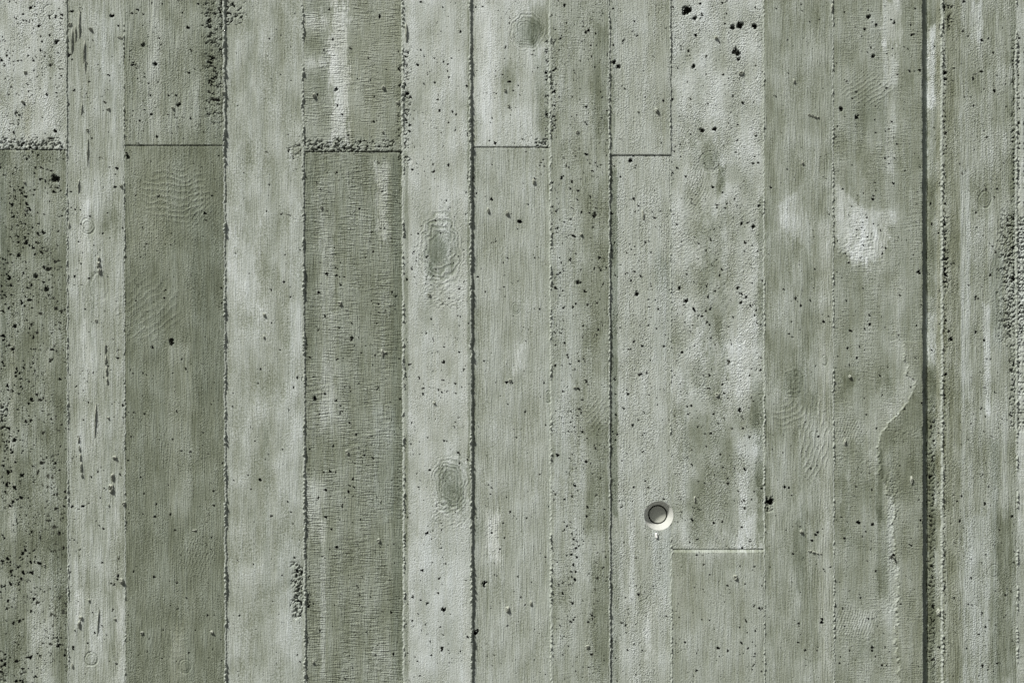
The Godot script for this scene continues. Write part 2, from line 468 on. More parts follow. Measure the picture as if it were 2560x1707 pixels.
func lay_grain():
	# cathedral and slanting grain on the dark wide board
	grain(435, 490, 95, 78, 90, 15, 0.55, 0.0022, 4.0)
	grain(500, 540, 50, 60, 40, 9, 0.30)
	grain(370, 770, 90, 95, 52, 17, 0.35, 0.0012)
	grain(405, 1130, 32, 80, 5, 8, 0.25, -0.003)
	grain(490, 1395, 55, 50, 20, 8, 0.40)
	grain(385, 1560, 60, 100, 12, 9, 0.25, 0.0006)
	grain(445, 1610, 30, 60, 90, 14, 0.22, 0.01)
	grain(395, 60, 40, 90, 0, 6, 0.22)
	grain(395, 250, 25, 110, 4, 6, 0.22)
	# fan below the knot on the pale board, and combed areas
	grain(1745, 470, 34, 60, 25, 7, 0.45, 0.003)
	grain(1800, 1325, 60, 60, 8, 8, 0.28)
	grain(1495, 1040, 34, 50, 40, 10, 0.40, 0.001)
	grain(1475, 420, 20, 160, 6, 10, 0.25, 0.0002)
	grain(2035, 1090, 46, 120, 14, 12, 0.60, 0.0011)
	grain(1980, 1035, 50, 44, 60, 15, 0.5, 0.009)
	grain(2118, 1075, 42, 38, 22, 6.5, 0.55)
	grain(2135, 1555, 60, 42, 18, 6.5, 0.60, 0.002)
	grain(2190, 600, 30, 40, 10, 8, 0.35)
	grain(2150, 185, 60, 24, 50, 6, 0.28)
	grain(2170, 225, 70, 36, 56, 10, 0.45)
	grain(2060, 300, 24, 420, 0, 7, 0.28)
	grain(2062, 1300, 26, 420, 0, 7, 0.36)
	grain(2510, 640, 30, 110, 16, 9, 0.4)
	grain(960, 1160, 40, 300, 0, 5, 0.20)
	grain(985, 620, 22, 240, 0, 5, 0.20)
	grain(930, 520, 40, 110, 0, 6, 0.25)
	# knots
	knot(123, 28, 14, 14, 5, 0.2, 0.02, 0.9)
	knot(218, 566, 18, 21, 6, 0.3, -0.05, 0.9)
	knot(228, 1647, 16, 17, 6, 0.3, -0.08, 1.0)
	knot(462, 1665, 15, 16, 6, 0.25, -0.10, 0.9)
	knot(1102, 622, 50, 76, 10, 0.30, -0.10, 0.15)
	patch(1076, 580, 1122, 670, -0.32, 50, 0.3, 20)
	knot(1126, 1212, 42, 60, 8, 0.30, -0.10, 0.15)
	patch(1104, 1170, 1150, 1260, -0.30, 40, 0.0, 16)
	knot(1318, 78, 38, 40, 7, 0.25, -0.20, 0.5)
	patch(1300, 50, 1340, 100, -0.14, 30, 0.1, 14)
	knot(1778, 402, 26, 24, 6, 0.22, -0.14, 0.9)
	knot(2466, 497, 16, 19, 6, 0.25, -0.08, 0.9)
	knot(2488, 1430, 14, 15, 6, 0.3, -0.05, 0.9)
	knot(1290, 770, 10, 13, 4, 0.3, -0.12, 0.4)
	knot(1370, 992, 8, 16, 4, 0.3, -0.12, 0.4)
	knot(1986, 955, 30, 36, 9, 0.12, -0.12, 0.1)
	knot(2063, 900, 7, 14, 4, 0.3, -0.10, 0.4)
	knot(248, 715, 22, 32, 9, 0.1, -0.03, 0.7)
	knot(815, 48, 16, 14, 5, 0.2, 0.05, 0.3)
	knot(45, 800, 9, 10, 4, 0.2, 0.0, 0.6)
	# the torn skin on the board left of the groove: a wandering step
	var line := [Vector2(2262, 854), Vector2(2260, 900), Vector2(2275, 912), Vector2(2268, 935), Vector2(2290, 950), Vector2(2288, 975), Vector2(2270, 1005), Vector2(2250, 1030), Vector2(2226, 1055), Vector2(2206, 1080), Vector2(2196, 1110), Vector2(2200, 1180), Vector2(2214, 1220), Vector2(2240, 1270), Vector2(2232, 1330), Vector2(2240, 1380), Vector2(2246, 1440), Vector2(2250, 1480), Vector2(2246, 1500), Vector2(2240, 1530), Vector2(2246, 1545), Vector2(2240, 1580), Vector2(2245, 1640), Vector2(2248, 1720)]
	for ty in range(int(854 * K), TH):
		var py := ty / K
		var j := 0
		while j < line.size() - 2 and line[j + 1].y < py:
			j += 1
		var p: Vector2 = line[j]
		var q: Vector2 = line[j + 1]
		var big := 4.0 if py < 1110 else 11.0
		var x := lerpf(p.x, q.x, clampf((py - p.y) / (q.y - p.y), 0.0, 1.0)) + big * n_blotch.get_noise_2d(31.0, py * 0.035) + 3.0 * n_rough.get_noise_2d(5.0, py * 0.12)
		for tx in range(int((x - 60.0) * K), int(2308 * K)):
			var px := tx / K
			var i := ty * TW + tx
			var d := px - x
			if d > 0.0:
				hm[i] += 1.4 * minf(1.0, (2308.0 - px) / 60.0)
				tone[i] -= 0.12 * clampf(1.3 - (py - 1000.0) / 500.0, 0.3, 1.0) * clampf((py - 854.0) / 90.0, 0.0, 1.0)
				cool[i] -= 0.2
			hm[i] += 1.1 * exp(-d * d / 8.0) * clampf(0.7 + 1.8 * n_fine.get_noise_2d(px * 0.05, py * 0.06), 0.0, 1.4)
			if d > -60.0 and d < 0.0:
				tone[i] += 0.08 * (1.0 + d / 60.0)


# crumbled texture
func rough(x0: float, y0: float, x1: float, y1: float, amp: float, fx := 0.18, fy := 0.26):
	for ty in range(maxi(0, int(y0 * K)), mini(TH, int(y1 * K))):
		for tx in range(maxi(0, int(x0 * K)), mini(TW, int(x1 * K))):
			var px := tx / K
			var py := ty / K
			var k := clampf(minf(minf(px - x0, x1 - px) / 12.0, minf(py - y0, y1 - py) / 16.0), 0.0, 1.0) * clampf(0.75 + n_blotch.get_noise_2d(px * 0.02, py * 0.02 + 50.0), 0.0, 1.0)
			hm[ty * TW + tx] += amp * k * n_rough.get_noise_2d(px * fx + 200.0, py * fy)


# open honeycomb: pebbles of mortar with cavities between them
func honeycomb(x0: float, y0: float, x1: float, y1: float, amp: float, scale: float, axis_x := -1.0, axis_y := -1.0, torn := false):
	for ty in range(maxi(0, int(y0 * K)), mini(TH, int(y1 * K))):
		for tx in range(maxi(0, int(x0 * K)), mini(TW, int(x1 * K))):
			var px := tx / K
			var py := ty / K
			var k := minf(minf(px - x0, x1 - px) / (0.3 * (x1 - x0)), minf(py - y0, y1 - py) / (0.2 * (y1 - y0)))
			if axis_x >= 0.0:
				k = minf(minf(py - y0, y1 - py) / (0.15 * (y1 - y0)), 1.0 - absf(px - axis_x) / maxf(axis_x - x0, x1 - axis_x))
			if axis_y >= 0.0:
				k = minf(minf(px - x0, x1 - px) / (0.12 * (x1 - x0)), 1.0 - absf(py - axis_y) / maxf(axis_y - y0, y1 - axis_y))
			k = clampf(k * 1.5 + 0.9 * n_blotch.get_noise_2d(px * 0.03, py * 0.03 + 500.0) + 0.1, 0.0, 1.0)
			if k > 0.0:
				var wx := px + 3.0 * n_fine.get_noise_2d(px * 0.1, py * 0.1)
				var wy := py + 3.0 * n_fine.get_noise_2d(px * 0.1 + 60.0, py * 0.1)
				if torn:
					var q := n_cell2.get_noise_2d(wx / scale * 0.8, wy / scale * 1.5) + 1.0
					var crack := clampf(1.0 - q * 3.2, 0.0, 1.0) * clampf(0.3 - 2.6 * n_fine.get_noise_2d(px * 0.03, py * 0.05 + 170.0), 0.0, 1.0) * clampf(k * 2.0, 0.0, 1.0)
					hm[ty * TW + tx] += amp * (0.45 * k * n_rough.get_noise_2d(px * 0.15, py * 0.25) - 0.9 * crack)
					if crack > 0.5:
						void_[ty * TW + tx] = 1
					continue
				var c := n_cell2.get_noise_2d(wx / scale, wy / scale) + 1.0
				var dome := clampf(c * 2.2, 0.0, 1.0)
				var deep := clampf(0.5 - 1.6 * n_fine.get_noise_2d(px * 0.06, py * 0.09 + 70.0), 0.0, 1.4)
				hm[ty * TW + tx] += amp * k * (dome - 1.0) * (0.3 + deep) + amp * 0.25 * k * n_rough.get_noise_2d(px * 0.2, py * 0.2)
				if dome < 0.3 and deep * k > 0.62:
					void_[ty * TW + tx] = 1


func lay_rough():
	rough(1050, 690, 1165, 780, 1.1, 0.06, 0.16)
	rough(1075, 1240, 1175, 1330, 1.1, 0.08, 0.14)
	rough(2090, 1110, 2200, 1180, 1.0, 0.06, 0.16)
	rough(2090, 575, 2200, 656, 1.3, 0.05, 0.22)
	rough(2195, 640, 2260, 670, 0.9, 0.06, 0.2)
	rough(2090, 1580, 2200, 1640, 0.9, 0.06, 0.16)
	rough(2170, 220, 2210, 290, 1.2)
	rough(2363, 0, 2402, 1707, 0.9, 0.14, 0.22)
	rough(2363, 670, 2385, 720, 2.0, 0.10, 0.2)
	rough(2402, 0, 2540, 900, 0.55, 0.12, 0.2)
	rough(2322, 0, 2344, 1707, 1.0, 0.16, 0.22)
	rough(400, 40, 560, 363, 0.7)
	rough(310, 380, 560, 640, 0.6, 0.16, 0.2)
	rough(170, 550, 240, 620, 0.6)
	rough(1682, 500, 1911, 1010, 0.8, 0.07, 0.2)
	rough(1682, 60, 1911, 380, 0.55, 0.09, 0.2)
	rough(1730, 370, 1775, 420, 1.3)
	rough(1545, 450, 1640, 1260, 0.7, 0.13, 0.16)
	rough(1530, 120, 1620, 360, 0.6, 0.16, 0.14)
	rough(1200, 1290, 1252, 1400, 1.3)
	rough(826, 0, 870, 350, 0.8, 0.1, 0.18)
	rough(762, 380, 1006, 500, 0.5)
	rough(925, 430, 980, 580, 1.0, 0.16, 0.2)
	rough(1960, 920, 2020, 1000, 1.0, 0.08, 0.14)
	rough(2230, 1060, 2310, 1110, 1.0, 0.06, 0.18)
	rough(2215, 1150, 2256, 1320, 1.2, 0.12, 0.14)
	rough(1600, 1540, 1630, 1620, 0.8)
	rough(1575, 1480, 1640, 1620, 0.9)
	rough(20, 1290, 70, 1420, 0.8)
	rough(120, 1430, 166, 1510, 0.9)
	rough(110, 960, 166, 1060, 0.8)
	rough(280, 0, 308, 40, 0.9)
	honeycomb(-10, 345, 167, 378, 4.5, 9.0, -1.0, 366)
	honeycomb(755, 342, 905, 380, 4.5, 10.0, -1.0, 370)
	honeycomb(870, 346, 1006, 380, 2.6, 15.0, -1.0, 370, true)
	honeycomb(716, 356, 760, 400, 2.0, 11.0, -1.0, -1.0, true)
	honeycomb(500, 0, 560, 110, 3.0, 16.0, 560, -1.0, true)
	honeycomb(558, 0, 618, 64, 3.0, 15.0, 556, -1.0, true)
	honeycomb(508, 90, 562, 320, 2.6, 16.0, 566, -1.0, true)
	honeycomb(725, 1405, 762, 1550, 5.0, 9.0, 760)
	honeycomb(758, 1405, 776, 1520, 2.5, 9.0, -1.0, -1.0, true)
	honeycomb(2360, 0, 2392, 80, 1.8, 14.0, 2362, -1.0, true)
	honeycomb(2360, 170, 2394, 215, 1.6, 14.0, 2362, -1.0, true)
	honeycomb(2362, 640, 2390, 730, 1.6, 14.0, 2362, -1.0, true)
	honeycomb(995, 120, 1030, 420, 2.4, 13.0, 1008, -1.0, true)
	rough(2210, 1130, 2256, 1560, 1.3, 0.12, 0.16)
	honeycomb(1336, 347, 1376, 372, 4.0, 10.0)
	honeycomb(1364, 90, 1394, 360, 2.6, 10.0, 1376, -1.0, true)
	honeycomb(2496, 520, 2562, 860, 4.0, 7.5, 2546)
	honeycomb(2528, 850, 2560, 1080, 3.5, 7.5, 2543)
	honeycomb(2530, 70, 2555, 520, 3.0, 10.0, 2543)
	honeycomb(2358, 0, 2370, 1707, 1.2, 8.0)
	honeycomb(2354, 520, 2376, 740, 2.2, 8.0)
	honeycomb(2322, 1000, 2344, 1707, 2.2, 11.0)
	honeycomb(0, 1010, 22, 1080, 3.0, 10.0)
	honeycomb(0, 1640, 18, 1707, 2.5, 9.0)
	honeycomb(1912, 1240, 1936, 1282, 5.0, 11.0)


# an air bubble that broke the skin: a hollow behind an uneven opening; the larger ones are open pits with crumbled floors
func pit(px: float, py: float, r: float, open := false, stretch := 1.0, lean := 0.0):
	var rt := r * K
	var cx := px * K
	var cy := py * K
	var reach := rt * maxf(stretch, 1.0) * 1.6 + 1.5
	var a0 := rng.randf() * TAU
	var a1 := rng.randf() * TAU
	var w0 := rng.randf_range(0.08, 0.26)
	var w1 := rng.randf_range(0.05, 0.22)
	var cl := cos(lean)
	var sl := sin(lean)
	for ty in range(maxi(0, int(cy - reach)), mini(TH, int(cy + reach) + 2)):
		for tx in range(maxi(0, int(cx - reach)), mini(TW, int(cx + reach) + 2)):
			var dx := tx - cx
			var dy := ty - cy
			var u := dx * cl + dy * sl
			var v := (-dx * sl + dy * cl) / stretch
			var d := sqrt(u * u + v * v)
			var ang := atan2(v, u)
			var edge := rt * (1.0 + w0 * sin(2.0 * ang + a0) + w1 * sin(3.0 * ang + a1))
			var i := ty * TW + tx
			if d < edge:
				if open and d > edge * 0.75:
					hm[i] = minf(hm[i], -7.0 + 4.0 * n_rough.get_noise_2d(tx * 0.2, ty * 0.2))
				else:
					void_[i] = 1
			elif d < edge + 0.8:
				hm[i] -= 0.35


# pits read off one sixteenth of the wall: x, y, radius in units of 0.2723
func holes(x0: float, y0: float, list: Array):
	var u := 0.27234
	for i in range(0, list.size(), 3):
		var r: float = list[i + 2] * u
		var x: float = x0 + list[i] * u
		var y: float = y0 + list[i + 1] * u
		if r > 4.2:
			pit(x, y, r * 0.95, true, rng.randf_range(0.8, 1.3), rng.randf() * TAU)
			for q in 3:
				var a := rng.randf() * TAU
				pit(x + cos(a) * r * 0.7, y + sin(a) * r * 0.7, r * rng.randf_range(0.35, 0.6))
		else:
			pit(x, y, r * 1.0, false, rng.randf_range(0.85, 1.25), rng.randf() * TAU)


func lay_holes():
	# the countless small ones
	for i in boards.size():
		var b: Dictionary = boards[i]
		var y0: float = maxf(0.0, b.y0)
		var y1: float = H if b.y1 < 0 else b.y1
		var xl: float = maxf(0.0, seam_line(b.l, 800.0))
		var xr: float = minf(W, seam_line(b.r, 800.0))
		var want := int((xr - xl) * (y1 - y0) * 0.0042 * b.pores)
		for q in want:
			var px := rng.randf_range(xl, xr)
			var py := rng.randf_range(y0, y1)
			var m := 0.5 + 1.5 * n_blotch.get_noise_2d(px * 0.015 + 40.0, py * 0.008 + i * 50.0)
			if rng.randf() > m:
				continue
			var r: float = (0.6 + 0.7 * pow(rng.randf(), 2.0) + 2.2 * pow(rng.randf(), 9.0)) * b.pore_size
			pit(px, py, r, false, rng.randf_range(0.8, 1.6) if r > 1.0 else 1.0, rng.randf() * TAU)
	holes(0, 0, [1025, 145, 16, 455, 170, 9, 245, 197, 9, 455, 328, 10, 385, 385, 10, 520, 390, 19, 373, 465, 11, 533, 487, 9, 258, 515, 9, 630, 508, 16, 43, 605, 12, 430, 872, 13, 150, 1035, 13, 170, 1143, 11, 313, 650, 8, 1395, 33, 9, 1210, 125, 10, 1725, 255, 14, 1315, 415, 16, 1195, 467, 9, 1425, 590, 17, 1480, 410, 8, 1735, 668, 11, 1615, 875, 11, 1640, 965, 17, 1285, 1110, 11, 1440, 1255, 11, 1870, 1215, 9, 1820, 38, 12, 1265, 92, 12, 1170, 1440, 18, 1390, 1050, 13, 840, 1270, 8, 800, 588, 8, 818, 750, 8, 1085, 240, 9, 2055, 1285, 14, 2050, 145, 24, 2040, 30, 22, 680, 830, 12, 625, 960, 14, 135, 160, 7, 480, 437, 8, 105, 800, 7, 280, 735, 8, 515, 855, 8, 660, 545, 7, 195, 557, 8, 390, 1080, 8])
	holes(640, 0, [670, 85, 11, 702, 362, 10, 735, 820, 17, 745, 965, 11, 1135, 150, 14, 1215, 393, 7, 1875, 292, 14, 1720, 568, 9, 1640, 760, 10, 1540, 772, 9, 1685, 1015, 14, 1668, 915, 10, 1805, 1027, 10, 1835, 1050, 10, 1765, 1125, 8, 1830, 1193, 9, 1965, 1235, 22, 1935, 790, 12, 2290, 432, 12, 2205, 700, 8, 2195, 1310, 12, 2325, 745, 14, 118, 355, 6, 318, 740, 6, 790, 1050, 9, 1345, 790, 27, 1350, 520, 15, 1765, 1515, 11, 1085, 885, 9, 92, 1395, 7, 2080, 55, 8, 2200, 650, 7, 2262, 680, 7, 2168, 1082, 7, 1700, 1220, 7])
	holes(1280, 0, [480, 45, 12, 940, 570, 17, 980, 610, 17, 1600, 95, 34, 1630, 80, 26, 1680, 165, 18, 2033, 243, 23, 2100, 222, 30, 2232, 238, 25, 2055, 465, 24, 2082, 485, 22, 2090, 535, 18, 1972, 117, 9, 1730, 275, 9, 1690, 318, 14, 1672, 605, 16, 1625, 465, 12, 1748, 1195, 18, 1865, 1182, 17, 2125, 940, 12, 1645, 905, 10, 1525, 618, 9, 1093, 1470, 17, 1040, 813, 9, 555, 890, 8, 770, 305, 8, 352, 905, 14, 350, 950, 11, 362, 1245, 10, 285, 1460, 10, 695, 1415, 8, 1805, 950, 8, 2218, 1495, 12, 2245, 1240, 12, 1225, 888, 8, 885, 500, 14, 1765, 140, 7, 1980, 0, 9, 1935, 20, 12, 2240, 60, 7, 2305, 657, 8, 825, 1080, 8, 690, 1140, 10, 930, 75, 10, 935, 410, 9])
	holes(1920, 0, [320, 97, 9, 932, 152, 17, 1000, 222, 15, 897, 264, 13, 1165, 203, 13, 1142, 178, 9, 978, 510, 17, 952, 432, 9, 1360, 73, 10, 1335, 312, 15, 680, 998, 17, 825, 1067, 18, 728, 740, 11, 783, 903, 9, 1095, 803, 11, 603, 232, 8, 632, 577, 7, 1612, 85, 22, 1610, 240, 22, 2033, 347, 10, 1975, 365, 14, 1970, 653, 13, 2088, 828, 14, 1918, 675, 8, 2193, 770, 8, 2320, 345, 11, 2305, 605, 9, 1400, 640, 14, 322, 1490, 11, 920, 475, 8, 708, 107, 9, 1190, 1315, 8, 1145, 1115, 9, 1120, 1500, 8, 1600, 1300, 12, 1905, 1370, 7, 1995, 1195, 7])
	holes(0, 427, [500, 66, 30, 522, 80, 26, 400, 565, 16, 172, 775, 16, 440, 907, 16, 465, 897, 12, 328, 965, 18, 60, 948, 10, 97, 1050, 13, 255, 1077, 13, 430, 1083, 20, 397, 1020, 13, 102, 1140, 12, 230, 487, 10, 233, 1157, 9, 485, 1170, 10, 372, 1310, 15, 137, 1428, 16, 48, 1225, 11, 225, 1243, 10, 350, 1205, 10, 525, 687, 10, 320, 765, 10, 535, 555, 10, 480, 1070, 9, 85, 300, 9, 1880, 390, 13, 1573, 1560, 20, 815, 985, 12, 740, 850, 8, 778, 1268, 8, 900, 885, 11, 1140, 280, 9, 345, 385, 10, 405, 400, 9, 195, 200, 9, 455, 280, 9, 270, 685, 9, 100, 540, 9, 330, 655, 8, 470, 755, 8, 560, 885, 8, 390, 1420, 8, 600, 350, 8, 520, 1205, 9, 75, 735, 8, 295, 520, 9])
	holes(640, 427, [645, 940, 14, 652, 955, 10, 735, 958, 13, 572, 1115, 14, 775, 1045, 12, 253, 1022, 9, 878, 1540, 17, 628, 1330, 11, 2160, 257, 14, 2268, 845, 8, 1075, 740, 9, 1488, 575, 9, 1625, 968, 9, 1565, 800, 7, 97, 367, 8, 265, 772, 8, 1357, 943, 11, 1853, 1328, 7, 1648, 457, 9, 2308, 797, 8, 1385, 1000, 12, 1970, 70, 20, 850, 245, 8, 870, 398, 8, 945, 350, 7, 650, 365, 8, 1058, 565, 8, 2103, 1112, 8, 548, 1428, 7, 585, 228, 7, 1275, 1270, 8])
	holes(1280, 427, [60, 460, 15, 80, 462, 14, 48, 530, 7, 608, 183, 12, 455, 62, 15, 470, 48, 11, 720, 232, 10, 760, 400, 17, 755, 420, 12, 408, 373, 11, 640, 380, 11, 712, 385, 10, 805, 797, 13, 605, 1025, 17, 630, 1025, 10, 672, 1107, 15, 695, 1225, 12, 560, 1250, 12, 475, 1255, 12, 915, 390, 15, 1150, 1128, 17, 1605, 1195, 17, 1600, 47, 11, 1165, 320, 10, 2275, 315, 13, 2222, 510, 16, 2115, 480, 15, 1830, 630, 14, 2145, 655, 12, 1748, 1335, 14, 1100, 722, 8, 1095, 1007, 9, 1185, 965, 11, 1280, 745, 8, 2115, 1130, 12, 1545, 1075, 16, 1790, 1055, 11, 1840, 865, 9, 945, 655, 9, 902, 720, 15, 795, 1455, 10, 648, 1530, 9, 993, 1437, 9, 1258, 1180, 8, 1318, 1187, 8, 1345, 1270, 11, 2080, 1070, 13, 565, 595, 15, 480, 470, 9, 540, 443, 10, 150, 310, 10, 255, 1270, 8, 55, 1010, 8, 205, 70, 11, 885, 165, 12, 780, 1210, 11, 585, 1220, 9, 440, 1145, 7, 455, 840, 9, 2310, 1010, 10, 1935, 905, 11, 2195, 1233, 9, 1830, 1255, 8])
	holes(1920, 427, [692, 165, 11, 970, 257, 14, 978, 228, 9, 1160, 112, 13, 990, 103, 8, 750, 405, 8, 775, 323, 7, 877, 473, 7, 818, 540, 8, 868, 515, 8, 1043, 545, 8, 960, 572, 8, 918, 607, 8, 1085, 705, 10, 1058, 760, 9, 150, 1087, 11, 258, 1170, 13, 275, 1200, 8, 308, 1235, 12, 435, 900, 9, 515, 1382, 13, 940, 1327, 12, 942, 1410, 13, 1220, 1142, 11, 1915, 1158, 10, 1940, 1170, 12, 2052, 955, 12, 1853, 1050, 9, 1918, 1478, 14, 1690, 1545, 18, 1995, 1555, 11, 395, 1190, 11, 230, 1527, 8, 200, 1497, 8, 1395, 930, 16, 603, 805, 9, 1605, 115, 18, 2260, 710, 18, 2275, 980, 24, 1640, 1375, 14, 1085, 1440, 7, 1205, 1505, 9, 1025, 1060, 8, 1635, 905, 16])
	holes(0, 854, [465, 172, 16, 302, 195, 10, 290, 535, 17, 262, 565, 12, 190, 410, 11, 75, 440, 9, 160, 622, 10, 470, 708, 12, 395, 835, 14, 535, 812, 12, 130, 900, 14, 375, 1105, 12, 385, 1120, 10, 200, 1225, 18, 350, 1190, 12, 478, 1245, 13, 600, 1375, 14, 520, 1400, 10, 550, 345, 13, 215, 175, 9, 695, 410, 8, 1573, 12, 19, 1705, 250, 9, 1585, 898, 9, 1745, 1010, 11, 2132, 598, 8, 768, 720, 8, 1123, 597, 7, 918, 1435, 7, 60, 970, 9, 275, 1510, 9, 65, 1325, 9, 140, 1105, 11, 103, 1190, 10, 150, 790, 8, 205, 430, 9, 85, 1300, 8, 390, 635, 9, 590, 645, 7, 35, 220, 9, 120, 95, 8, 150, 250, 12, 2063, 560, 8, 720, 880, 9])
	holes(640, 854, [437, 340, 17, 375, 328, 10, 535, 525, 18, 632, 478, 11, 730, 540, 10, 705, 565, 8, 767, 657, 9, 675, 1192, 13, 30, 1268, 13, 42, 1273, 11, 640, 1363, 12, 845, 1378, 13, 792, 1500, 11, 790, 1520, 8, 1360, 190, 11, 1360, 405, 14, 1366, 435, 11, 1322, 523, 11, 1500, 330, 12, 1532, 477, 13, 1887, 420, 9, 1835, 475, 9, 1830, 384, 8, 1725, 355, 8, 1422, 938, 9, 1362, 1150, 12, 1058, 868, 8, 2135, 1318, 8, 992, 1045, 8, 705, 960, 10, 1475, 1208, 7, 855, 745, 10, 1577, 880, 7, 83, 1082, 8, 445, 720, 11, 570, 1435, 10, 793, 150, 7, 1190, 340, 7, 860, 425, 7, 525, 322, 7])
	holes(1280, 854, [658, 158, 9, 615, 178, 10, 578, 257, 9, 468, 455, 9, 605, 680, 10, 635, 655, 9, 648, 533, 10, 620, 618, 12, 415, 1043, 12, 428, 1044, 9, 1175, 302, 13, 1190, 298, 10, 1238, 288, 10, 1273, 170, 9, 1110, 770, 11, 1205, 1013, 10, 1997, 182, 15, 1990, 205, 10, 1955, 475, 10, 2098, 632, 16, 2025, 797, 11, 1918, 1035, 12, 1832, 845, 10, 1788, 963, 11, 2190, 310, 9, 2222, 547, 9, 1613, 597, 8, 577, 1322, 12, 398, 1403, 9, 483, 1447, 10, 555, 1420, 11, 775, 1408, 10, 2142, 1530, 13, 1990, 1305, 11, 1120, 1338, 10, 1255, 1342, 9, 1402, 445, 8, 1332, 512, 8, 950, 905, 9, 647, 833, 8, 1777, 847, 8, 2143, 1175, 11, 1340, 578, 8, 1388, 725, 8, 255, 1220, 7, 2330, 1465, 24, 520, 822, 8, 575, 787, 7, 615, 910, 7, 360, 880, 12, 1075, 72, 8, 2020, 17, 8])
	holes(1920, 854, [1037, 315, 10, 1003, 795, 10, 400, 1170, 10, 160, 1335, 13, 197, 1342, 10, 1315, 415, 9, 2020, 165, 9, 2087, 460, 8, 605, 380, 9, 910, 672, 9, 20, 1465, 30, 40, 1470, 20, 608, 1450, 10, 1875, 335, 7, 1620, 490, 18, 1640, 300, 14, 142, 1022, 7, 718, 228, 6, 1512, 780, 12, 345, 740, 6])
	holes(0, 1280, [505, 140, 11, 163, 505, 12, 290, 555, 13, 105, 577, 12, 555, 520, 8, 450, 335, 8, 170, 663, 9, 180, 708, 8, 212, 983, 10, 320, 1067, 8, 555, 1152, 8, 368, 1315, 12, 150, 1550, 14, 183, 1543, 10, 320, 1505, 11, 345, 1297, 8, 672, 1240, 11, 670, 1258, 9, 1068, 1392, 10, 1047, 665, 11, 1020, 655, 9, 1607, 167, 10, 1563, 20, 11, 1562, 855, 7, 285, 732, 8, 55, 1115, 8, 2195, 952, 8, 1148, 1098, 8, 620, 1472, 9, 450, 35, 8, 60, 460, 8, 540, 345, 8, 1940, 230, 8, 1185, 10, 6])
	holes(640, 1280, [138, 37, 11, 738, 325, 13, 338, 105, 9, 350, 418, 9, 827, 513, 7, 585, 1090, 9, 1258, 1303, 13, 1568, 192, 14, 1525, 535, 14, 1725, 890, 17, 1708, 1245, 13, 1705, 1265, 11, 1510, 808, 9, 1557, 1028, 9, 1433, 997, 9, 1670, 742, 9, 1608, 1312, 9, 1480, 1365, 9, 1458, 1328, 8, 1500, 1500, 9, 1597, 1190, 9, 2098, 655, 18, 2090, 685, 12, 2022, 1110, 20, 2035, 1085, 12, 2165, 195, 10, 2238, 343, 8, 2190, 580, 8, 883, 1433, 8, 378, 1310, 9, 1160, 920, 8, 1263, 300, 8, 1693, 1053, 8, 2308, 1052, 8, 475, 1155, 8, 1393, 50, 7, 2028, 55, 8, 430, 555, 20, 440, 690, 16])
	holes(1280, 1280, [548, 390, 12, 550, 597, 11, 578, 622, 14, 787, 605, 13, 565, 988, 12, 738, 950, 11, 540, 548, 8, 430, 667, 8, 735, 1310, 14, 558, 835, 9, 465, 750, 10, 1012, 1020, 12, 1043, 1050, 9, 1063, 1268, 9, 1122, 1220, 9, 1143, 425, 8, 1893, 1250, 15, 1985, 1277, 10, 2170, 1252, 11, 2112, 1205, 11, 2275, 882, 11, 1982, 680, 10, 2187, 275, 11, 2155, 1010, 9, 2098, 497, 9, 2297, 677, 8, 135, 57, 8, 83, 785, 9, 180, 650, 8, 310, 415, 8, 372, 355, 12, 1425, 965, 9, 1472, 1075, 12, 1470, 1485, 13, 480, 165, 8, 540, 143, 8, 660, 155, 7, 568, 250, 8, 865, 632, 8, 2143, 730, 7, 2095, 1065, 8, 2165, 1108, 7, 2210, 1445, 7, 1165, 760, 12, 1700, 395, 8])
	holes(1920, 1280, [832, 92, 14, 845, 100, 13, 967, 112, 15, 445, 210, 15, 462, 188, 11, 708, 243, 13, 715, 273, 8, 1142, 420, 15, 1157, 398, 13, 920, 453, 8, 997, 543, 10, 502, 985, 14, 500, 1015, 14, 290, 1025, 11, 292, 1047, 8, 962, 1245, 13, 966, 1275, 10, 997, 1337, 9, 455, 1273, 9, 460, 1240, 9, 1083, 1243, 10, 695, 887, 10, 930, 983, 10, 683, 48, 8, 735, 93, 7, 360, 103, 7, 1875, 608, 10, 1975, 468, 9, 1980, 1415, 12, 2030, 1450, 9, 1978, 930, 9, 2008, 1058, 10, 1500, 1335, 9, 755, 725, 7, 285, 1200, 9, 1123, 1285, 7, 1410, 80, 9, 525, 545, 7])


